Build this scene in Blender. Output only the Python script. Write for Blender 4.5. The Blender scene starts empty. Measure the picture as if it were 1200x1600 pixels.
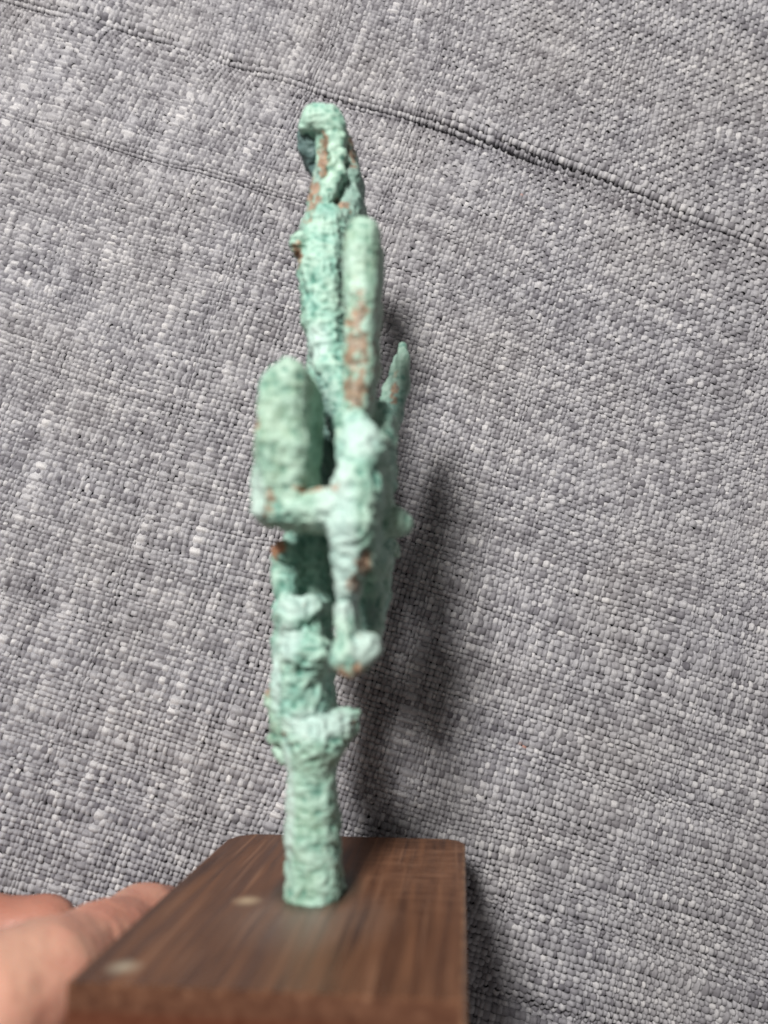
import bpy, bmesh, math
import numpy as np
from mathutils import Vector, Matrix

# ------------------------------------------------------------------ camera, light, exposure
sc = bpy.context.scene
F = 1250.0                      # focal length in pixels of the 1200 x 1600 photograph
CZ = 0.30                       # camera height above the zero plane
cd = bpy.data.cameras.new('camera'); cam = bpy.data.objects.new('camera', cd)
sc.collection.objects.link(cam); sc.camera = cam
cam.location = (0, 0, CZ)
cd.sensor_fit = 'VERTICAL'; cd.sensor_height = 24.0; cd.lens = 24.0*F/1600
cd.clip_start = 0.005; cd.clip_end = 20
cd.dof.use_dof = True; cd.dof.focus_distance = 0.236; cd.dof.aperture_fstop = 5.3

wd = bpy.data.worlds.new('World'); sc.world = wd; wd.use_nodes = True
bg = wd.node_tree.nodes['Background']
bg.inputs[0].default_value = (1.0, 0.93, 0.90, 1); bg.inputs[1].default_value = 0.135

LDIR = Vector((0.29, -0.64, -1.0)).normalized()      # the way the light travels
ld = bpy.data.lights.new('ceiling_lamp', 'AREA'); ld.shape = 'DISK'; ld.size = 0.12
ld.energy = 5.6; ld.color = (1.0, 0.965, 0.92)
lo = bpy.data.objects.new('ceiling_lamp', ld); sc.collection.objects.link(lo)
lo.location = Vector((0, 0.0, 0.06)) - LDIR*0.65
lo.rotation_euler = LDIR.to_track_quat('-Z', 'Y').to_euler()

sc.view_settings.view_transform = 'Standard'; sc.view_settings.look = 'None'
sc.view_settings.exposure = 0.0; sc.view_settings.gamma = 1.0
sc.render.engine = 'CYCLES'

rng = np.random.default_rng(7)

# ------------------------------------------------------------------ helpers
def P(px, py, d):
    """the point that the photograph shows at pixel px, py, at d metres from the lens"""
    return np.array([(px-600)/F*d, (800-py)/F*d, CZ-d])

_lat = {}
def vnoise(x, y, z, seed=0):
    """smooth value noise in 0..1"""
    if seed not in _lat:
        _lat[seed] = np.random.default_rng(1000+seed).random((32, 32, 32)).astype(np.float32)
    L = _lat[seed]
    xi = np.floor(x).astype(int); yi = np.floor(y).astype(int); zi = np.floor(z).astype(int)
    fx = x-xi; fy = y-yi; fz = z-zi
    fx = fx*fx*(3-2*fx); fy = fy*fy*(3-2*fy); fz = fz*fz*(3-2*fz)
    r = 0
    for a in (0, 1):
        wa = fx if a else 1-fx
        for b in (0, 1):
            wb = fy if b else 1-fy
            for c in (0, 1):
                wc = fz if c else 1-fz
                r = r + L[(xi+a) & 31, (yi+b) & 31, (zi+c) & 31]*wa*wb*wc
    return r

def new_mesh(name, V, Fq, attrs=None, smooth=True):
    V = np.asarray(V, np.float32); Fq = np.asarray(Fq, np.int32)
    me = bpy.data.meshes.new(name)
    me.vertices.add(len(V)); me.vertices.foreach_set('co', V.ravel())
    n = Fq.shape[1]
    me.loops.add(Fq.size); me.loops.foreach_set('vertex_index', Fq.ravel())
    me.polygons.add(len(Fq)); me.polygons.foreach_set('loop_start', np.arange(0, Fq.size, n, dtype=np.int32))
    me.polygons.foreach_set('loop_total', np.full(len(Fq), n, np.int32))
    if smooth: me.polygons.foreach_set('use_smooth', np.ones(len(Fq), bool))
    for k, a in (attrs or {}).items():
        at = me.attributes.new(k, 'FLOAT', 'POINT'); at.data.foreach_set('value', np.asarray(a, np.float32).ravel())
    me.update(calc_edges=True)
    return me

def link(name, me, mat=None, parent=None, label=None, cat=None, group=None, kind=None):
    o = bpy.data.objects.new(name, me); sc.collection.objects.link(o)
    if mat and me: me.materials.append(mat)
    if parent: o.parent = parent
    if label: o['label'] = label
    if cat: o['category'] = cat
    if group: o['group'] = group
    if kind: o['kind'] = kind
    return o

def surface_nets(vol, org, h):
    nx, ny, nz = vol.shape
    ins = vol < 0
    cnt = np.zeros((nx-1, ny-1, nz-1), np.int8)
    for a in (0, 1):
        for b in (0, 1):
            for c in (0, 1):
                cnt += ins[a:nx-1+a, b:ny-1+b, c:nz-1+c]
    act = (cnt > 0) & (cnt < 8)
    ci = np.argwhere(act)
    idx = -np.ones(act.shape, np.int64); idx[act] = np.arange(len(ci))
    corners = [(a, b, c) for a in (0, 1) for b in (0, 1) for c in (0, 1)]
    val = {k: vol[ci[:, 0]+k[0], ci[:, 1]+k[1], ci[:, 2]+k[2]] for k in corners}
    acc = np.zeros((len(ci), 3)); num = np.zeros(len(ci))
    for k in corners:
        for ax in range(3):
            if k[ax] == 0:
                k2 = list(k); k2[ax] = 1; k2 = tuple(k2)
                v0 = val[k]; v1 = val[k2]; m = (v0 < 0) != (v1 < 0)
                t = np.where(m, v0/np.where(m, v0-v1, 1), 0)
                p = np.array(k, float)[None, :].repeat(len(ci), 0); p[:, ax] += t
                acc[m] += p[m]; num += m
    V = (ci + acc/num[:, None])*h + org
    quads = []
    for ax in range(3):
        b, c = (ax+1) % 3, (ax+2) % 3
        s0 = [slice(1, -1)]*3; s0[ax] = slice(0, -1); s1 = list(s0); s1[ax] = slice(1, None)
        A = ins[tuple(s0)]; B = ins[tuple(s1)]
        e = np.argwhere(A != B)
        e[:, b] += 1; e[:, c] += 1
        def cell(ob, oc):
            q = e.copy(); q[:, b] -= ob; q[:, c] -= oc
            return idx[q[:, 0], q[:, 1], q[:, 2]]
        q = np.stack([cell(1, 1), cell(0, 1), cell(0, 0), cell(1, 0)], 1)
        sel = ins[e[:, 0], e[:, 1], e[:, 2]]
        q[~sel] = q[~sel][:, ::-1]
        quads.append(q)
    return V, np.concatenate(quads)

# local frame of the statuette and its base: w across, n up the figure, e away from the lens
e_ = np.array([0.1016, -0.146, -1.0]); e_ /= np.linalg.norm(e_)
w_ = np.array([1.0, 0, 0]); w_ -= e_*np.dot(w_, e_); w_ /= np.linalg.norm(w_)
n_ = np.cross(e_, w_); n_ = n_*np.sign(n_[1])
R = np.stack([w_, e_, n_])       # world -> local rows

def sdf_part(prims, k=0.0012, h=0.00035, frame=R, pad=0.002):
    """tapered capsules, each optionally swept along the local e axis, smoothly united"""
    q = []
    for (a, ra, b, rb, L) in prims:
        q.append((frame @ a, ra, frame @ b, rb, L))
    lo_ = np.min([np.minimum(a-ra, b-rb) for a, ra, b, rb, L in q], 0)-pad
    hi_ = np.max([np.maximum(a+ra, b+rb)+np.array([0, L, 0]) for a, ra, b, rb, L in q], 0)+pad
    n = np.ceil((hi_-lo_)/h).astype(int)+1
    vol = np.full(n, 0.01, np.float32)
    for a, ra, b, rb, L in q:
        m = 0.004 + k
        l2 = np.minimum(a-ra, b-rb)-m; h2 = np.maximum(a+ra, b+rb)+np.array([0, L, 0])+m
        i0 = np.clip(((l2-lo_)/h).astype(int), 0, n-1); i1 = np.clip(((h2-lo_)/h).astype(int)+2, 1, n)
        X, Y, Z = np.meshgrid(*[lo_[j]+h*np.arange(i0[j], i1[j]) for j in range(3)], indexing='ij', sparse=True)
        X = X-a[0]; Y = Y-a[1]; Z = Z-a[2]
        Y = Y-np.clip(Y, 0, L) if L > 0 else Y
        ba = b-a; bb = max(np.dot(ba, ba), 1e-12)
        t = np.clip((X*ba[0]+Y*ba[1]+Z*ba[2])/bb, 0, 1)
        d = np.sqrt((X-t*ba[0])**2+(Y-t*ba[1])**2+(Z-t*ba[2])**2)-(ra+(rb-ra)*t)
        s = (slice(i0[0], i1[0]), slice(i0[1], i1[1]), slice(i0[2], i1[2]))
        o = vol[s]; hh = np.clip(0.5+0.5*(o-d)/k, 0, 1)
        vol[s] = o*(1-hh)+d*hh-k*hh*(1-hh)
    V, Q = surface_nets(vol, lo_, h)
    return V @ frame, Q, V          # world, faces, local

def vnormals(V, Q):
    fn = np.cross(V[Q[:, 2]]-V[Q[:, 0]], V[Q[:, 3]]-V[Q[:, 1]])
    N = np.zeros_like(V)
    for c in range(4): 
        for ax in range(3): N[:, ax] += np.bincount(Q[:, c], fn[:, ax], len(V))
    return N/np.maximum(np.linalg.norm(N, axis=1, keepdims=True), 1e-20)

# ------------------------------------------------------------------ materials
class NT:
    def __init__(s, name):
        s.m = bpy.data.materials.new(name); s.m.use_nodes = True; s.t = s.m.node_tree
        s.b = s.t.nodes['Principled BSDF']
    def n(s, kind, **kw):
        nd = s.t.nodes.new(kind)
        for k, v in kw.items():
            if k in nd.inputs: nd.inputs[k].default_value = v
            else: setattr(nd, k, v)
        return nd
    def l(s, a, b): s.t.links.new(a, b)
    def mix(s, fac, a, b, mode='MIX'):
        m = s.n('ShaderNodeMix', data_type='RGBA', blend_type=mode)
        for sock, v in ((m.inputs[0], fac), (m.inputs[6], a), (m.inputs[7], b)):
            if hasattr(v, 'is_linked') or hasattr(v, 'links'): s.l(v, sock)
            else: sock.default_value = v if isinstance(v, (int, float)) else (*v, 1)
        return m.outputs[2]
    def attr(s, name): return s.n('ShaderNodeAttribute', attribute_name=name).outputs['Fac']
    def noise(s, scale, detail=4, rough=.5, vec=None, dist=0):
        nd = s.n('ShaderNodeTexNoise', Scale=scale, Detail=detail, Roughness=rough, Distortion=dist)
        if vec: s.l(vec, nd.inputs['Vector'])
        return nd.outputs['Fac']
    def ramp(s, v, pts):
        r = s.n('ShaderNodeValToRGB'); s.l(v, r.inputs[0]); el = r.color_ramp.elements
        while len(el) < len(pts): el.new(0.5)
        for q, (p, c) in zip(el, pts): q.position = p; q.color = (c, c, c, 1) if isinstance(c, (int, float)) else (*c, 1)
        return r.outputs[0]
    def coord(s, scale=(1, 1, 1), rot=(0, 0, 0)):
        tc = s.n('ShaderNodeTexCoord'); mp = s.n('ShaderNodeMapping'); s.l(tc.outputs['Object'], mp.inputs[0])
        mp.inputs['Scale'].default_value = scale; mp.inputs['Rotation'].default_value = rot
        return mp.outputs[0]
    def bump(s, v, strength, dist):
        b = s.n('ShaderNodeBump', Strength=strength, Distance=dist); s.l(v, b.inputs['Height'])
        s.l(b.outputs[0], s.b.inputs['Normal']); return b

def mat_bronze():
    s = NT('verdigris_bronze'); c = s.coord()
    n1 = s.noise(190, 5, .6, c); n2 = s.noise(700, 5, .65, c); n3 = s.noise(90, 3, .5, c)
    am = s.n('ShaderNodeMath', operation='MULTIPLY_ADD'); s.l(s.attr('cyan'), am.inputs[0]); am.inputs[1].default_value = .34; s.l(n3, am.inputs[2])
    green = s.mix(s.ramp(am.outputs[0], [(.40, 0.), (.80, 1.)]), (.285, .415, .300), (.245, .47, .395))
    green = s.mix(s.ramp(s.noise(240, 4, .6, c, .5), [(.34, .7), (.52, 0.)]), green, (.22, .39, .31))
    col = s.mix(s.ramp(n1, [(.44, 0.), (.72, .9)]), green, (.48, .645, .545))
    col = s.mix(s.ramp(n2, [(.30, .45), (.44, 0.)]), col, (.17, .31, .24))
    # crust built up on ridges is paler, pits get a dark, saturated green with crevice shade painted in
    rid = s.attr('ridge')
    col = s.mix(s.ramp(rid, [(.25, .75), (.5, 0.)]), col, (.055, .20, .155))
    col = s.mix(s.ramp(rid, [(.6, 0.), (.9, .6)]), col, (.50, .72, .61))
    col = s.mix(s.ramp(s.attr('pale'), [(0., 0.), (.8, .55)]), col, s.mix(n1, (.50, .66, .63), (.66, .76, .74)))
    col = s.mix(s.ramp(s.attr('dark'), [(0., 0.), (1., .9)]), col, s.mix(n1, (.045, .095, .095), (.13, .19, .20)))  # slate patina, also carrying the painted shade of hollows
    # bare copper where the crust has worn or flaked off
    n4 = s.noise(420, 4, .6, c)
    add = s.n('ShaderNodeMath', operation='ADD'); s.l(s.attr('wear'), add.inputs[0]); s.l(n4, add.inputs[1])
    brown = s.mix(s.ramp(n2, [(.35, 0.), (.62, 1.)]), (.12, .06, .04), (.40, .22, .14))
    brown = s.mix(s.attr('orange'), brown, (.55, .20, .09))
    wf = s.ramp(add.outputs[0], [(.66, 0.), (.80, .8)])
    col = s.mix(wf, col, brown)
    s.l(col, s.b.inputs['Base Color'])
    s.l(s.ramp(n2, [(.3, .42), (.7, .62)]), s.b.inputs['Roughness'])
    s.b.inputs['Specular IOR Level'].default_value = .45
    s.bump(s.mix(.5, n2, s.noise(2200, 3, .6, c)), .5, .0004)
    return s.m

def mat_wood():
    s = NT('walnut_wood')
    c = s.coord((1, .035, 1), (0, 0, math.radians(-4))); c0 = s.coord(); 
    g = s.noise(420, 6, .6, c, .6); big = s.noise(110, 4, .6, s.coord((1, .22, 1), (0, 0, math.radians(-14))), .5); fine = s.noise(1600, 3, .6, c)
    col = s.mix(s.ramp(g, [(.32, 0.), (.68, 1.)]), (.045, .017, .010), (.20, .088, .043))
    col = s.mix(s.ramp(big, [(.42, 0.), (.72, .55)]), col, (.165, .072, .038))
    col = s.mix(s.ramp(fine, [(.3, .6), (.45, 0.)]), col, (.03, .014, .009))
    # sanding scratches in two directions, lighter than the finish
    tw = s.n('ShaderNodeTexCoord'); sx = s.n('ShaderNodeSeparateXYZ'); s.l(tw.outputs['Object'], sx.inputs[0])
    mx = s.n('ShaderNodeMapRange'); s.l(sx.outputs['X'], mx.inputs[0]); mx.inputs['From Min'].default_value = .002; mx.inputs['From Max'].default_value = .016
    my = s.n('ShaderNodeMapRange'); s.l(sx.outputs['Y'], my.inputs[0]); my.inputs['From Min'].default_value = -.016; my.inputs['From Max'].default_value = .012
    mm = s.n('ShaderNodeMath', operation='MULTIPLY'); s.l(mx.outputs[0], mm.inputs[0]); s.l(my.outputs[0], mm.inputs[1])
    scr = s.noise(620, 3, .6, s.coord((.11, 1, 1), (0, 0, math.radians(-38))), 1.4)
    ma = s.n('ShaderNodeMath', operation='MULTIPLY'); s.l(s.ramp(scr, [(.47, 0.), (.64, .6)]), ma.inputs[0]); s.l(mm.outputs[0], ma.inputs[1])
    col = s.mix(ma.outputs[0], col, (.36, .19, .115))
    sc1 = s.noise(700, 2, .5, s.coord((1, .03, 1), (0, 0, math.radians(-8))), .2)
    col = s.mix(s.ramp(sc1, [(.585, 0.), (.70, .6)]), col, (.30, .155, .09))
    # greyish haze of reflected light painted on the worn top, redder finish lower on the sides
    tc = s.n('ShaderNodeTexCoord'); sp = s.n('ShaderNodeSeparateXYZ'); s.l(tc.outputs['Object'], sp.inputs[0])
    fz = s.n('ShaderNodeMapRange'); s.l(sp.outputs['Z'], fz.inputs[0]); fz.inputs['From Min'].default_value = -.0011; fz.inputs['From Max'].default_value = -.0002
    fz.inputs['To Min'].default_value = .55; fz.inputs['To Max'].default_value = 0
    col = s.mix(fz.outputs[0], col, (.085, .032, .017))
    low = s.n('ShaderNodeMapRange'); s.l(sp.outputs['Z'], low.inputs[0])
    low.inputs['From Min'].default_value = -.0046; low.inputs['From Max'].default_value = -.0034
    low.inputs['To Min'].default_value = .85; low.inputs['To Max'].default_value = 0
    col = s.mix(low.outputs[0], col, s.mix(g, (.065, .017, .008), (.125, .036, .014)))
    dl = s.n('ShaderNodeVectorMath', operation='DISTANCE'); s.l(tc.outputs['Object'], dl.inputs[0]); dl.inputs[1].default_value = (0.001, -.012, 0)
    haze = s.ramp(dl.outputs['Value'], [(0, .55), (.018, 0.)])
    dm = s.n('ShaderNodeMath', operation='MULTIPLY'); s.l(haze, dm.inputs[0]); s.l(s.ramp(big, [(.3, .3), (.65, 1.)]), dm.inputs[1])
    col = s.mix(dm.outputs[0], col, (.27, .235, .21))
    for q, r, cc in (((-.0125, -.004, 0), .0008, (.65, .50, .33)), ((-.0235, -.0365, 0), .0010, (.50, .43, .32))):
        dd = s.n('ShaderNodeVectorMath', operation='DISTANCE'); s.l(tc.outputs['Object'], dd.inputs[0]); dd.inputs[1].default_value = q
        wob = s.n('ShaderNodeMath', operation='MULTIPLY_ADD'); s.l(g, wob.inputs[0]); wob.inputs[1].default_value = .0010; s.l(dd.outputs['Value'], wob.inputs[2])
        col = s.mix(s.ramp(wob.outputs[0], [(r*.9, .85), (r*1.35, 0.)]), col, cc)
    # dirt and a trace of green round the foot of the stem, contact shade painted in
    fd = s.n('ShaderNodeVectorMath', operation='DISTANCE'); mf = s.n('ShaderNodeMapping'); s.l(tc.outputs['Object'], mf.inputs[0]); s.l(mf.outputs[0], fd.inputs[0])
    mf.inputs['Scale'].default_value = (1, .62, 0); fd.inputs[1].default_value = (0, .0052*.62, 0)
    fw = s.n('ShaderNodeMath', operation='MULTIPLY_ADD'); s.l(s.noise(500, 3, .6, c0), fw.inputs[0]); fw.inputs[1].default_value = .0035; s.l(fd.outputs['Value'], fw.inputs[2])
    col = s.mix(s.ramp(fw.outputs[0], [(.0083, .9), (.0100, 0.)]), col, (.025, .030, .020))
    # worn pale edges
    ex = s.n('ShaderNodeMapRange'); s.l(sp.outputs['X'], ex.inputs[0]); ex.inputs['From Min'].default_value = EDGE_X-.0009; ex.inputs['From Max'].default_value = EDGE_X-.0002; ex.inputs['To Max'].default_value = .6
    col = s.mix(ex.outputs[0], col, s.mix(s.ramp(s.noise(300, 4, .6, c0), [(.40, 0.), (.6, 1.)]), (.12, .06, .035), (.42, .24, .13)))
    s.l(col, s.b.inputs['Base Color'])
    s.l(s.ramp(g, [(.3, .36), (.7, .55)]), s.b.inputs['Roughness'])
    s.b.inputs['Specular IOR Level'].default_value = .5
    s.bump(s.mix(.5, g, sc1), .35, .0003)
    return s.m

def mat_fabric():
    s = NT('grey_woven_fabric'); c = s.coord()
    tone = s.attr('tone'); nf = s.noise(2600, 3, .7, c); nm = s.noise(26, 3, .5, c)
    col = s.ramp(tone, [(0., (.09, .085, .105)), (.3, (.225, .22, .245)), (.6, (.41, .408, .436)), (1., (.70, .69, .70))])
    col = s.mix(s.ramp(nf, [(.3, .35), (.6, 0.)]), col, (.11, .10, .11))
    col = s.mix(s.ramp(nm, [(.35, .0), (.7, .22)]), col, (.40, .375, .35))
    col = s.mix(s.attr('fleck'), col, (.75, .25, .10))
    s.l(col, s.b.inputs['Base Color'])
    s.b.inputs['Roughness'].default_value = .6
    s.b.inputs['Specular IOR Level'].default_value = .4
    s.b.inputs['Sheen Weight'].default_value = .10
    s.bump(s.noise(3400, 2, .6, s.coord((1, .35, 1), (0, 0, math.radians(16)))), .6, .0002)
    return s.m

def mat_skin():
    s = NT('skin'); c = s.coord()
    n1 = s.noise(45, 4, .55, c); n2 = s.noise(900, 3, .6, c); n3 = s.noise(160, 3, .5, c)
    col = s.mix(s.ramp(n1, [(.38, 0.), (.62, 1.)]), (.55, .25, .18), (.64, .36, .265))
    col = s.mix(s.ramp(n3, [(.42, 0.), (.70, .6)]), col, (.56, .24, .18))
    col = s.mix(s.attr('red'), col, (.42, .17, .12))
    s.l(col, s.b.inputs['Base Color'])
    s.b.inputs['Roughness'].default_value = .5
    s.b.inputs['Subsurface Weight'].default_value = .25
    s.b.inputs['Subsurface Radius'].default_value = (.004, .0015, .0008)
    s.b.inputs['Subsurface Scale'].default_value = 1.0
    vo = s.n('ShaderNodeTexVoronoi', Scale=900.); s.l(c, vo.inputs['Vector'])
    s.bump(s.mix(.5, n2, vo.outputs['Distance']), .35, .0003)
    return s.m

def mat_nail():
    s = NT('nail'); c = s.coord()
    s.l(s.mix(s.noise(300, 3, .5, c), (.62, .38, .32), (.70, .50, .42)), s.b.inputs['Base Color'])
    s.b.inputs['Roughness'].default_value = .3
    return s.m

def mat_back():
    s = NT('dark_backing'); c = s.coord()
    s.l(s.mix(s.noise(800, 3, .6, c), (.05, .046, .055), (.10, .095, .10)), s.b.inputs['Base Color'])
    s.b.inputs['Roughness'].default_value = .95
    return s.m

EDGE_X = 0.0302
M_br, M_wd, M_fb, M_sk, M_nl, M_bk = mat_bronze(), mat_wood(), mat_fabric(), mat_skin(), mat_nail(), mat_back()

# ------------------------------------------------------------------ sofa: real woven threads over a padded surface
TH = math.radians(17.2)
A_ = np.array([math.cos(TH), -math.sin(TH)]); B_ = np.array([math.sin(TH), math.cos(TH)])
T_SEAM = 0.1225
def height(s, t):
    X = s*A_[0]+t*B_[0]; Y = s*A_[1]+t*B_[1]
    z = CZ-(0.2315+0.19*Y+0.02*X)
    z = z+0.0008*0
    # the cushion swells towards the lower left and drops away at the lower right
    z = z-0.032*np.exp(-(((X-.13)/.10)**2+((Y+.21)/.09)**2))
    z = z-0.011*np.exp(-(((X+.02)/.055)**2+((Y+.125)/.032)**2))
    # folded seam: a rounded fall towards a tight valley
    u = t-T_SEAM+.112*np.clip(s+.015, 0, 1)-.0012*np.sin(s*38)-.0010*(vnoise(s*45+3, s*0, s*0, 9)-.5)
    depth = 0.32+0.55*np.exp(-((s-.008)/.045)**2)
    z = z-depth*(0.0030*np.exp(-np.abs(u)/.010)+0.0030*np.exp(-(u/.0019)**2))
    # a pad roll on the upper side throws the valley into shade
    z = z+depth*0.0022*np.exp(-((u-.0065)/.0045)**2)
    # puckers under the seam at the left
    pk = np.exp(-np.clip(-u, 0, 1)/.020)*np.exp(-np.clip(u, 0, 1)/.004)*np.exp(-((s+.11)/.07)**2)
    z = z+0.0013*pk*np.sin((s+.5*u)*2*math.pi/.036+.9)
    # slack waves
    z = z+0.0050*(vnoise(X*13+5, Y*13+5, X*0, 3)-.5)+0.0020*(vnoise(X*42+5, Y*42+5, X*0, 4)-.5)
    # faint dents along the weft
    for (s0, t0, a, wl) in ((-.10, .083, .0014, .05), (.085, -.117, .0022, .05), (.10, -.140, .0016, .06), (.06, -.152, .0018, .05), (.10, -.055, .0010, .05), (.02, -.02, .0008, .06), (-.09, .01, .0006, .05)):
        z = z-a*np.exp(-((t-t0)/.0022)**2)*np.exp(-((s-s0)/wl)**2)
    return z
def shear(s, t):
    """the weave drifts off square"""
    ds = 0.0060*(vnoise(s*14+9, t*14+9, s*0, 5)-.5)+.0016*(vnoise(s*55+9, t*55+9, s*0, 6)-.5)
    dt = 0.0050*(vnoise(s*12+3, t*12+3, s*0, 7)-.5)+.0012*(vnoise(s*50+9, t*50+9, s*0, 8)-.5)
    u = t-T_SEAM
    ds = ds+.0022*np.exp(-np.abs(u)/.018)*np.exp(-((s+.13)/.05)**2)*np.sin(u*120)
    dt = dt-.112*np.clip(s+.015, 0, 1)*np.clip(t/.10, 0, 1)
    return s+ds, t+dt
def surf(s, t):
    s, t = shear(s, t)
    e = .0004
    z = height(s, t); zs = (height(s+e, t)-z)/e; zt = (height(s, t+e)-z)/e
    P0 = np.stack([s*A_[0]+t*B_[0], s*A_[1]+t*B_[1], z], -1)
    N = np.stack([-(zs*A_[0]+zt*B_[0]), -(zs*A_[1]+zt*B_[1]), np.ones_like(z)], -1)
    return P0, N/np.linalg.norm(N, axis=-1, keepdims=True)

PW, PF = 0.00146, 0.00154
def spacing(lo_, hi_, p, r):
    n = int((hi_-lo_)/p)+2
    w = p*np.clip(1+.20*r.standard_normal(n), .62, 1.7)
    return lo_+np.cumsum(w), w
S_I, W_I = spacing(-.205, .205, PW, rng)
T_J, W_J = spacing(-.225, .245, PF, rng)
def inside(Pq, m=0.0):
    return (np.abs(Pq[..., 0]) < .142+m) & (Pq[..., 1] > -.165-m) & (Pq[..., 1] < .195+m)

def threads(kind):
    SEG, RING = 4, 4
    own, oth, wd_, p = (S_I, T_J, W_I, PW) if kind == 'warp' else (T_J, S_I, W_J, PF)
    base = 30 if kind == 'warp' else 50
    jj = np.arange(0, (len(oth)-1)*SEG+1)/SEG
    pos = np.interp(jj, np.arange(len(oth)), oth)
    Vs, Qs, tone, fleck = [], [], [], []; off = 0
    ang = np.radians(np.linspace(-98, 98, RING))
    for i, c in enumerate(own):
        s0, t0 = (np.full_like(pos, c), pos) if kind == 'warp' else (pos, np.full_like(pos, c))
        P0, N = surf(s0, t0)
        ok = inside(P0)
        if ok.sum() < 12: continue
        a, b = np.argmax(ok), len(ok)-np.argmax(ok[::-1])
        sl = slice(a, b); P0, N, q, ph = P0[sl], N[sl], pos[sl], jj[sl]
        # slubs: stretches where the yarn swells, now and then
        sn = vnoise(q*75+3, q*0+i*7.31+.5, q*0+base, 10)
        sl_amt = np.clip((sn-(.66 if kind == 'warp' else .80))*6, 0, 1)
        if rng.random() < .55: sl_amt = sl_amt*.25
        sl_amt = sl_amt*(1-.45*np.clip((P0[:, 0]+.01)/.06, 0, 1))*(1-.9*np.exp(-((t0[sl]-T_SEAM)/.006)**2))
        thin = vnoise(q*400, q*0+i*3.77, q*0+base, 11)
        wj = wd_[i]*.475*(1+1.3*sl_amt)*(.86+.30*thin)
        hj = p*.40*(1+.35*sl_amt)*(.85+.3*thin)
        amp = p*.40
        bias = np.clip((P0[:, 0]+.02)/.07, 0, 1)*(1 if kind == 'weft' else -1)
        wj = wj*(1+.12*bias)
        bob = amp*np.cos(math.pi*(ph+i)+(0 if kind == 'warp' else math.pi))
        amp_j = (vnoise(q*260, q*0+i*1.93, q*0+base, 12)-.5)*p*.30
        T = np.gradient(P0, axis=0); T /= np.linalg.norm(T, axis=1, keepdims=True)
        Lt = np.cross(T, N)
        C = P0+N*(bob+amp_j+bias*p*.14+sl_amt*p*.10)[:, None]+Lt*((vnoise(q*330, q*0+i*2.41, q*0+base, 13)-.5)*p*.38)[:, None]
        ring = C[:, None, :]+Lt[:, None, :]*(np.sin(ang)[None, :, None]*wj[:, None, None])+N[:, None, :]*(np.cos(ang)[None, :, None]*hj[:, None, None])
        n = len(C); Vs.append(ring.reshape(-1, 3))
        g = (np.arange(n-1)[:, None]*RING+np.arange(RING-1)[None, :]).ravel()+off
        Qs.append(np.stack([g, g+RING, g+RING+1, g+1], 1)); off += n*RING
        tn = .52+.20*(rng.random()-.5)+.34*(vnoise(q*120, q*0+i*5.1, q*0+base, 14)-.5)+.62*(vnoise(q*620, q*0+i*4.3, q*0+base, 15)-.5)+.12*sl_amt
        dk = rng.random()
        if dk < .07: tn = tn-.22*np.clip((vnoise(q*22, q*0+i, q*0, 16)-.45)*6, 0, 1)
        # the yarns caught in the seam are dark violet, the valley's shade painted in
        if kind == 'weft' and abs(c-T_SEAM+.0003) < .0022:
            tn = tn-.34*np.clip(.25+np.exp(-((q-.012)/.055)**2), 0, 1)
        fl = np.zeros(n)
        for fx, fy in ((800, 1136), (809, 328)):
            dd = .238 if fy > 1000 else .262
            fp = P(fx, fy, dd); fl = np.maximum(fl, np.clip(1.6-np.hypot(C[:, 0]-fp[0], C[:, 1]-fp[1])/.0006, 0, 1))
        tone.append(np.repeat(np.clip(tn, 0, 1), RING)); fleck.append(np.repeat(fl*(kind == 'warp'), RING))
    return np.concatenate(Vs), np.concatenate(Qs), np.concatenate(tone), np.concatenate(fleck)

sofa = link('sofa', None, label='grey woven upholstered sofa behind the green statuette, creased by one dark diagonal seam', cat='sofa')
# padding sheet under the threads, wide enough for a step to the side
gs = np.linspace(-.23, .23, 231); gt = np.linspace(-.25, .27, 261)
GS, GT = np.meshgrid(gs, gt, indexing='ij')
P0, N = surf(GS, GT); P0 = P0-N*.0007
ii = (np.arange(230)[:, None]*261+np.arange(260)[None, :]).ravel()
link('backing_cloth', new_mesh('backing_cloth', P0.reshape(-1, 3), np.stack([ii, ii+261, ii+262, ii+1], 1)), M_bk, sofa)
for kind in ('warp', 'weft'):
    V, Q, tn, fl = threads(kind)
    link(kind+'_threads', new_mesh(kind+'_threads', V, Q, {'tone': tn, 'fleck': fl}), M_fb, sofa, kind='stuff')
    print(kind, len(Q))

# ------------------------------------------------------------------ statuette
TOP = P(490, 1400, .1602)                      # a point of the base's top face
def loc(v): return R @ (v-TOP)                 # local coordinates (w, e, n) about that point
BH = 0.026
cn = TOP + w_*(P(415, 1400, .16)-TOP)[0] - n_*BH
cl = loc(cn)
root = link('statuette', None, label='narrow verdigris bronze statuette seen edge-on, standing on a chamfered brown wooden block', cat='statuette')
root.location = cn

def C(x1, y1, d1, r1, x2=None, y2=None, d2=None, r2=None, L=0):
    if x2 is None: x2, y2, d2, r2 = x1+.5, y1+.5, d1, r1
    return (P(x1, y1, d1), r1/F*d1, P(x2, y2, d2), r2/F*d2, L/1000)
def chain(pts, L=0):
    return [C(*a, *b, L=L) for a, b in zip(pts[:-1], pts[1:])]

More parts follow.
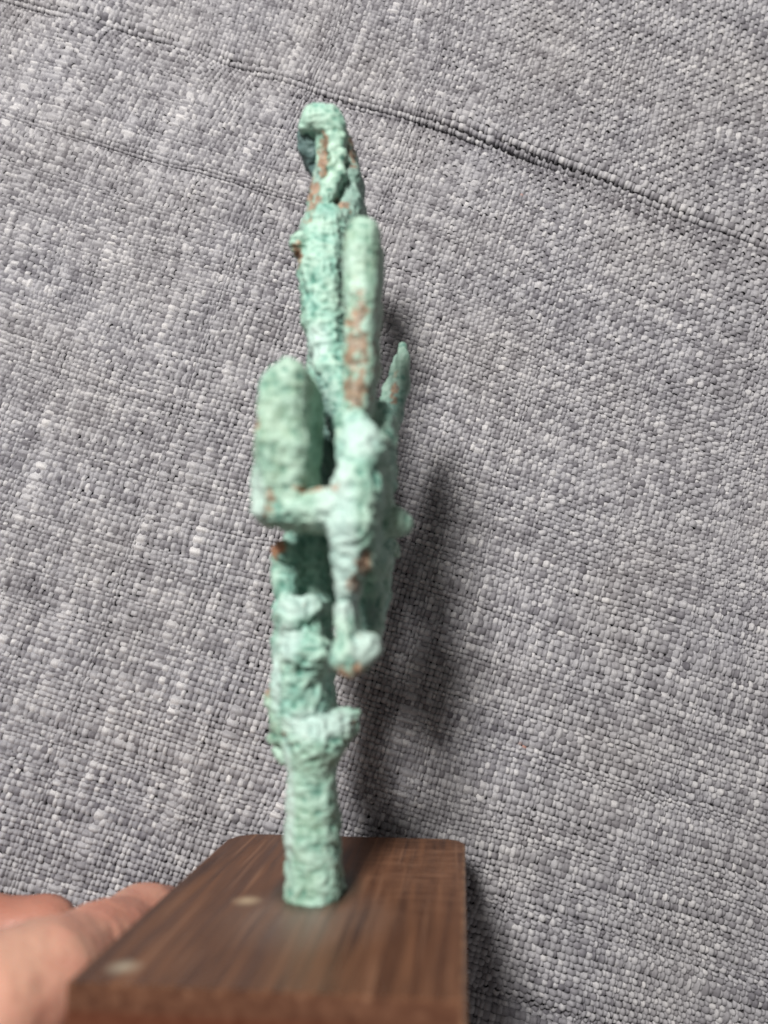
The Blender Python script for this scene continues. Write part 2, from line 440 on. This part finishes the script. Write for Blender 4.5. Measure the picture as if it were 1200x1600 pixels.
# places where the crust is worn to bare copper: px, py, depth, radii in mm (w, n, e), strength, orange
WEAR = [(560, 550, .154, 1.7, 9.5, 6, .44, 0), (557, 612, .153, 2.0, 3.4, 6, .50, 0), (504, 240, .181, 1.3, 4.2, 5, .42, .1),
        (470, 300, .181, 5, 6, 5, -.0, 0), (487, 305, .18, 1.6, 5.5, 4, .34, .1), (466, 402, .178, 1.4, 2.2, 6, .42, .3),
        (401, 668, .145, 1.2, 2.6, 6, .38, .3), (425, 795, .146, 1.3, 2.6, 6, .32, .1), (431, 846, .158, 1.4, 2.4, 6, .60, 1),
        (566, 880, .147, 1.2, 3.8, 5, .36, .2), (560, 905, .147, 1.6, 2.2, 5, .38, .1), (548, 1052, .143, 3.6, 1.5, 6, .50, .2),
        (500, 763, .145, 4, .8, 5, .30, .4), (449, 1146, .16, 1.4, .7, 3, .30, 0), (418, 1172, .163, 1.2, 1.4, 4, .38, 0), (418, 1080, .163, 1.0, 1.2, 4, .34, .2),
        (486, 1222, .162, 1.6, .5, 3, .30, 0), (476, 1266, .162, .6, 1.1, 3, .34, 0), (541, 1130, .163, 2.0, .8, 3, .36, 0),
        (527, 1000, .144, .8, 2.6, 5, .26, 0), (540, 340, .188, 2.0, 2.0, 5, .40, 0), (558, 225, .186, 1.6, 5, 5, .30, 0), (618, 620, .193, .9, 5.0, 4, .30, 0),
        (588, 560, .156, 1.0, 7, 6, .22, 0), (475, 1030, .16, 3, .5, 4, .18, 0), (470, 835, .147, 3.2, .9, 5, .34, .2), (560, 470, .155, 1.6, 1.6, 5, .22, 0)]

# slate-blue old patina with the shade of hollows and gaps painted in, and chalky bluish-white bloom
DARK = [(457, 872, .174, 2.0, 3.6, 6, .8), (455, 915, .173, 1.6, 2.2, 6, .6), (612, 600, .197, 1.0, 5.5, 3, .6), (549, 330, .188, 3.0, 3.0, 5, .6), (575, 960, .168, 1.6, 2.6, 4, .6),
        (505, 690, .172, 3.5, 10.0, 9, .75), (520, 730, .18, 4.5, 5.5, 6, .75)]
PALE = [(530, 800, .146, 2.6, 8), (540, 850, .145, 2.0, 7), (537, 930, .145, 2.0, 3), (575, 1010, .145, 2.0, 2.4), (500, 545, .177, 2.2, 3.0), (405, 780, .147, 1.4, 4), (565, 690, .149, 2.5, 3), (458, 1000, .161, 2, 3), (470, 945, .16, 3, 2), (436, 1060, .162, 1, 5), (452, 1250, .160, 1.2, 9), (500, 1130, .159, 5, 2)]

def bronze(name, prims, k=.0012, ridge=.00060, bead=.00055, lump=.0009, label=None, h=.00036, seed=0, rs=1.0, cyan=.3, dark=0.0):
    V, Q, Lc = sdf_part(prims, k=k, h=h)
    N = vnormals(V, Q)
    x, y, z = [(Lc[:, i]*1000+40+seed*3.7) for i in range(3)]      # mm: w, e, n
    wz = z+1.1*(vnoise(x*.45, y*.45, z*.45, 20)-.5)*2+.35*x*(vnoise(x*.02, y*.02, z*.1, 26)-.5)
    r1 = vnoise(x*.34, y*.34, wz*.78*rs, 21)
    rr = 1-np.abs(2*r1-1)*1.35                                          # run-on beads of metal laid across
    b1 = vnoise(x*.72, y*.72, z*.80, 22); bb = 1-np.abs(2*b1-1)*1.5
    b2 = vnoise(x*1.7, y*1.7, z*1.9, 23)
    lm = vnoise(x*.19, y*.19, z*.21, 24)-.5
    D = ridge*(rr-.35)+bead*(bb-.3)+.00013*(b2-.5)+lump*lm
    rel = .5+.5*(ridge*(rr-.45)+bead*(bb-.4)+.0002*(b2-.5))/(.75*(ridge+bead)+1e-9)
    wear = np.zeros(len(V)); org = np.zeros(len(V))
    for px, py, d, a, b, c, st, og in WEAR:
        q = (V-P(px, py, d)) @ R.T*1000
        f = np.clip(1.7-np.sqrt((q[:, 0]/a)**2+(q[:, 2]/b)**2+(q[:, 1]/c)**2), 0, 1)*st
        org = np.where(f > wear, og, org); wear = np.maximum(wear, f)
    wear = wear+.10*np.clip(rel-.85, 0, 1)
    chip = np.clip((wear+vnoise(x*1.1, y*1.1, z*1.1, 27)-.72)*6, 0, 1)
    wear = wear*.8+.28*(vnoise(x*1.1, y*1.1, z*1.1, 27)-.45)*(wear > .01)
    V = V+N*(D-.00022*chip)[:, None]
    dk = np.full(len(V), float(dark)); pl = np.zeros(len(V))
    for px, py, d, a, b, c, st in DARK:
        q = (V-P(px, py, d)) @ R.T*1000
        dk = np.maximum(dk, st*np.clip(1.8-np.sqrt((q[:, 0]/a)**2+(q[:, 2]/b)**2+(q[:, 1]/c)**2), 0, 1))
    for px, py, d, a, b in PALE:
        q = (V-P(px, py, d)) @ R.T*1000
        pl = np.maximum(pl, np.clip(1.8-np.sqrt((q[:, 0]/a)**2+(q[:, 2]/b)**2+(q[:, 1]/9)**2), 0, 1))
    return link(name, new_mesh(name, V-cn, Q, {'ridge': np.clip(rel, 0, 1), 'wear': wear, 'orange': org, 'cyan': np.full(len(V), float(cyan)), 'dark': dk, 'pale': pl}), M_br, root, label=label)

# stem, rising out of the block
bronze('stem', [C(483, 1190, .161, 33, 486, 1300, .160, 37, L=5), C(486, 1300, .160, 37, 489, 1400, .1597, 42, L=5)], ridge=.0005, bead=.0005, lump=.0008, seed=1)
# the ragged collar of metal round the top of the stem
bronze('collar', [C(450, 1130, .162, 24, 490, 1150, .159, 32, L=9), C(490, 1150, .159, 32, 528, 1135, .161, 22, L=6), C(532, 1130, .161, 12, 556, 1114, .163, 4, L=1.5), C(500, 1122, .161, 12, 548, 1122, .163, 7, L=2),
                  C(512, 1158, .160, 28, 538, 1140, .161, 15, L=4), C(505, 1180, .161, 22, 532, 1142, .162, 16, L=5), C(440, 1148, .162, 18, 416, 1158, .163, 4, L=3), C(436, 1110, .163, 12, 420, 1085, .163, 5, L=3), C(446, 1180, .163, 12, 432, 1172, .163, 7, L=3), C(480, 1160, .160, 36, 484, 1204, .161, 30, L=8)],
       k=.0011, bead=.0006, lump=.0013, seed=2, cyan=.4)
# lumpy lower column
bronze('column', chain([(444, 872, .163, 15), (444, 960, .162, 18), (446, 1050, .162, 19), (444, 1130, .162, 19)], L=16)
       + [C(458, 962, .160, 26, 492, 944, .161, 15, L=8), C(476, 985, .161, 24, 494, 975, .162, 12, L=6), C(468, 1000, .161, 28, 466, 1060, .161, 34, L=18), C(470, 1026, .158, 26, 492, 1020, .158, 20, L=6), C(462, 1052, .159, 22, 492, 1040, .159, 14, L=5),
          C(466, 1060, .161, 34, 470, 1130, .161, 32, L=16), C(478, 860, .174, 40, 480, 950, .172, 40, L=8), C(486, 1090, .161, 22, L=6), C(440, 860, .160, 13, L=14)],
       k=.0014, bead=.0006, lump=.0014, seed=3, cyan=.8)
# rounded block at the left, nearest the lens, with its stub
bronze('rounded_block', [C(449, 592, .146, 30, 456, 690, .145, 24, L=15), C(434, 606, .146, 27, 428, 690, .145, 27, L=20), C(456, 690, .145, 24, 454, 780, .146, 27, L=13), C(428, 690, .145, 27, 432, 780, .146, 26, L=14),
                         C(413, 700, .147, 15, 408, 800, .147, 18, L=6), C(456, 588, .147, 20, 458, 700, .146, 20, L=15)], ridge=.00036, bead=.00035, seed=4, cyan=.1)
bronze('crossbar', [C(440, 792, .146, 30, 495, 796, .146, 27, L=7), C(495, 796, .146, 27, 552, 785, .146, 30, L=7)], ridge=.0003, seed=5)
# central body with its hanging leg
bronze('central_body', chain([(548, 655, .152, 20), (562, 700, .149, 30), (556, 765, .146, 36), (550, 825, .145, 32), (541, 880, .145, 19), (537, 930, .145, 15)], L=9)
       + chain([(588, 690, .160, 20), (590, 740, .162, 16), (584, 795, .162, 26), (584, 870, .166, 20), (580, 930, .170, 21), (574, 990, .170, 17)], L=7)
       + [C(572, 800, .147, 14, 572, 880, .147, 13, L=8), C(590, 650, .165, 22, 596, 740, .165, 18, L=10)], k=.0018, ridge=.0004, lump=.0013, seed=6, cyan=.6)
bronze('foot', [C(537, 950, .145, 14, 538, 1030, .143, 18, L=8), C(538, 1030, .143, 19, 545, 1042, .143, 17, L=8), C(570, 1012, .145, 22, 552, 1026, .144, 18, L=8)], k=.0016, ridge=.0003, seed=7)
bronze('knob', [C(594, 812, .163, 27, 616, 814, .164, 19, L=4), C(616, 814, .164, 18, 628, 818, .164, 13, L=2), C(600, 850, .178, 20, 613, 858, .179, 12, L=2), C(592, 880, .178, 15, 588, 930, .180, 12, L=3), C(588, 930, .180, 13, 584, 990, .180, 10, L=3)],
       k=.0014, ridge=.0003, seed=8)
# torso, ridged across
bronze('torso', chain([(508, 352, .182, 30), (502, 420, .180, 33), (506, 490, .178, 29), (512, 545, .176, 24)], L=10)
       + chain([(512, 545, .176, 24), (525, 610, .173, 24), (540, 680, .168, 20)], L=14)
       + [C(512, 560, .182, 26, 508, 700, .180, 34, L=8), C(508, 700, .180, 34, 520, 790, .178, 36, L=6), C(476, 400, .180, 8, 484, 500, .178, 10, L=6)], ridge=.00065, rs=1.2, seed=9, cyan=.75)
bronze('side_nub', [C(464, 378, .178, 10, 484, 376, .179, 12, L=3), C(466, 378, .178, 9, 469, 402, .179, 6, L=3)], h=.0003, seed=10)
bronze('upright_slab', chain([(566, 366, .156, 26), (563, 460, .155, 25), (561, 560, .154, 23), (556, 632, .153, 22)], L=9), ridge=.00022, bead=.00028, lump=.0009, seed=11, cyan=0.)
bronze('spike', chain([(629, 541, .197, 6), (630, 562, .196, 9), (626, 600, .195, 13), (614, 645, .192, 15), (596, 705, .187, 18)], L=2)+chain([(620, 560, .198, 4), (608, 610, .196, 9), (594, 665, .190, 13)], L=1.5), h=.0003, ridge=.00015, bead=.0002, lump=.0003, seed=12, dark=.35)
# head and neck
bronze('head', [C(497, 186, .183, 21, 513, 190, .183, 23, L=7), C(488, 188, .183, 17, 473, 197, .183, 7, L=6), C(520, 200, .183, 20, 527, 258, .183, 14, L=6), C(508, 215, .185, 14, 505, 280, .185, 11, L=5)],
       ridge=.00022, bead=.0003, lump=.0005, seed=13)
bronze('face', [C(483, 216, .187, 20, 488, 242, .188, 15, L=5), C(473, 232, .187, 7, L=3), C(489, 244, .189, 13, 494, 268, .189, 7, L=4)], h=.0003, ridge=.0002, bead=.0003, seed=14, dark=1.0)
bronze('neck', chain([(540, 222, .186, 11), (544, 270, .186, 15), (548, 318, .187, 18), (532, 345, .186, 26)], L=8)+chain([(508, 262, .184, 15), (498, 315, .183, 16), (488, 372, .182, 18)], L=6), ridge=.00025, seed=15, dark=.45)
bx = [(526, 216), (521, 230), (526, 244), (520, 258), (524, 272), (514, 286), (510, 300), (502, 314), (498, 328), (490, 342), (487, 357), (481, 372)]
bronze('braid', [C(x-5, y+3, .1815, 7+.35*i, x+9, y-3, .1815, 7+.3*i, L=3) for i, (x, y) in enumerate(bx)], k=.0009, h=.0003, ridge=.0001, bead=.00022, lump=.0002, seed=16)

# wooden block: outline in its own plane, chamfered far corners, small rounded edges
def plane(px, py):
    """where the sight line of a pixel meets the block's top plane, in local (w, e)"""
    dv = np.array([(px-600)/F, (800-py)/F, -1.0]); o = np.array([0, 0, CZ])
    t = np.dot(TOP-o, n_)/np.dot(dv, n_); return loc(o+dv*t)[:2]
fr, nl, bl, br_ = plane(727, 1345), plane(104, 1534), plane(373, 1302), plane(700, 1316)
x0, x1 = nl[0], plane(727, 1450)[0]; y0 = nl[1]; y1 = max(bl[1], br_[1])
cL, cR = .0062, .0042
out = [(x0, y0), (x1, y0), (x1, y1-cR), (x1-cR*.45, y1-cR*.3), (x1-cR*1.1, y1), (x0+cL*.9, y1), (x0+cL*.3, y1-cL*.35), (x0, y1-cL)]
bm = bmesh.new()
topv = [bm.verts.new((x, y, 0)) for x, y in out]; botv = [bm.verts.new((x, y, -BH)) for x, y in out]
bm.faces.new(topv); bm.faces.new(botv[::-1])
for i in range(len(out)):
    j = (i+1) % len(out); bm.faces.new((topv[j], topv[i], botv[i], botv[j]))
bmesh.ops.recalc_face_normals(bm, faces=bm.faces)
bmesh.ops.bevel(bm, geom=[e for e in bm.edges if not all(abs(v.co.y-y0) < 1e-6 and v.co.z > -1e-6 for v in e.verts)], offset=.0004, segments=3, profile=.6, affect='EDGES')
be = bm.verts.layers.float.new('edge')
for v in bm.verts:
    nrm = v.normal; m = max(abs(nrm.x), abs(nrm.y), abs(nrm.z)); v[be] = (0.7 if v.co.x > x1-.002 or v.co.y > y0+.02 else .0) if m < .93 else 0.0
for f in bm.faces: f.smooth = f.calc_area() < 1e-5 and len(f.verts) < 5
me = bpy.data.meshes.new('wooden_block'); bm.to_mesh(me); bm.free()
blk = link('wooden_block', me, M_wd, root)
Rm = Matrix((tuple(w_), tuple(e_), tuple(n_))).transposed().to_4x4()
blk.matrix_local = Matrix.Translation(Vector(TOP-cn)) @ Rm
if np.dot(np.cross(w_, e_), n_) < 0: print('LEFT-HANDED FRAME')

# ------------------------------------------------------------------ hand
hand = link('hand', None, label='left hand reaching in from the lower left, thumb along the wooden block', cat='hand')
hc = P(-20, 1640, .155); hand.location = hc
def H(x, y, d): return P(x, y, d)
def fing(pts): # (px,py,d,r mm)
    return [(P(*a[:3]), a[3]/1000, P(*b[:3]), b[3]/1000, 0) for a, b in zip(pts[:-1], pts[1:])]
thumb = [(-150, 1760, .130, 15), (-20, 1590, .135, 12.5), (62, 1545, .142, 11.0), (150, 1500, .158, 9.6), (222, 1452, .176, 8.6), (250, 1436, .186, 7.2)]
index = [(-190, 1640, .185, 11), (-75, 1455, .184, 9.5), (66, 1462, .187, 8.0), (130, 1530, .190, 7.6), (190, 1610, .186, 7.0)]
middle = [(-200, 1800, .175, 11), (-60, 1800, .190, 9), (60, 1790, .186, 8.4), (150, 1790, .178, 7.6)]
ring = [(-210, 1950, .165, 10.5), (-70, 1990, .178, 8.6), (50, 1960, .172, 8), (130, 1930, .166, 7.2)]
little = [(-230, 2100, .158, 9.5), (-120, 2150, .166, 7.6), (-30, 2120, .162, 7), (40, 2080, .158, 6.4)]
palm = [(P(-190, 1700, .165), .015, P(-240, 2080, .152), .014, 0), (P(-200, 1700, .165), .014, P(-420, 1980, .150), .018, 0), (P(-240, 2080, .152), .014, P(-440, 2080, .145), .017, 0),
        (P(-160, 1780, .135), .014, P(-400, 2000, .145), .018, 0), (P(-400, 2000, .148), .021, P(-700, 2300, .140), .024, 0)]
V, Q, Lc = sdf_part(fing(thumb)+fing(index)+fing(middle)+fing(ring)+fing(little)+palm, k=.003, h=.0009, frame=np.eye(3))
N = vnormals(V, Q); x, y, z = [V[:, i]*1000+200 for i in range(3)]
# creases over the thumb joint, running across the finger
ax = P(222, 1452, .176)-P(62, 1545, .142); al = ax/np.linalg.norm(ax); u = (V-P(150, 1500, .158)) @ al*1000
cr = sum(np.exp(-((u-c+.8*(vnoise(x*.2, y*.2, z*.2, 31)-.5)*4)/.55)**2)*a for c, a in ((-6, .6), (-3.4, 1), (-1.6, .8), (.8, 1), (3.0, .6), (10.5, .5), (-14, .7), (-16.5, .5)))
near = np.clip(1.6-np.linalg.norm(V-P(130, 1500, .155), axis=1)/.02, 0, 1)
D = -.00050*cr*near+.0012*(vnoise(x*.09, y*.09, z*.09, 32)-.5)+.0004*(vnoise(x*.5, y*.5, z*.5, 33)-.5)
V = V+N*D[:, None]
def redf(p, r): return np.clip(1.3-np.linalg.norm(V-p, axis=1)/r, 0, 1)
red = np.clip(1.0*redf(P(10, 1440, .187), .024)+.5*redf(P(60, 1580, .14), .006)+.3*redf(P(0, 1640, .135), .014), 0, .8)  # shade on the index finger and thumb fold, painted as darker red skin
link('palm_and_fingers', new_mesh('palm_and_fingers', V-hc, Q, {'red': red}), M_sk, hand)
# nails, thin curved plates on the finger tips
def nail(tip, prev, upv, r, name='nail'):
    t = tip-prev; t /= np.linalg.norm(t); up = np.array(upv, float); up -= t*np.dot(up, t); up /= np.linalg.norm(up); sd = np.cross(t, up)
    bm = bmesh.new(); rows = []
    for i in range(8):
        a = -1+2*i/7; row = []
        for j in range(7):
            b = -1+2*j/6; th = b*.85*math.sqrt(max(0, 1-abs(a)**3*.55))
            p = tip+t*(a*r*.8+r*.1)+(up*math.cos(th)+sd*math.sin(th))*(r*1.03)-up*(max(a, 0)**2*r*.10)
            row.append(bm.verts.new(tuple(p-hc)))
        rows.append(row)
    for i in range(7):
        for j in range(6): bm.faces.new((rows[i][j], rows[i+1][j], rows[i+1][j+1], rows[i][j+1]))
    bmesh.ops.recalc_face_normals(bm, faces=bm.faces)
    bmesh.ops.solidify(bm, geom=list(bm.faces), thickness=.0004)
    for f in bm.faces: f.smooth = True
    me = bpy.data.meshes.new(name); bm.to_mesh(me); bm.free(); link(name, me, M_nl, hand)
nail(P(*thumb[-1][:3]), P(*thumb[-2][:3]), (-1, -.3, -.2), .0070)
nail(P(*index[-1][:3]), P(*index[-2][:3]), (0, -.2, -1), .0070)
nail(P(*middle[-1][:3]), P(*middle[-2][:3]), (0, -1, -.6), .0074)
nail(P(*ring[-1][:3]), P(*ring[-2][:3]), (0, -1, -.4), .0070)
nail(P(*little[-1][:3]), P(*little[-2][:3]), (0, -1, -.4), .0062)
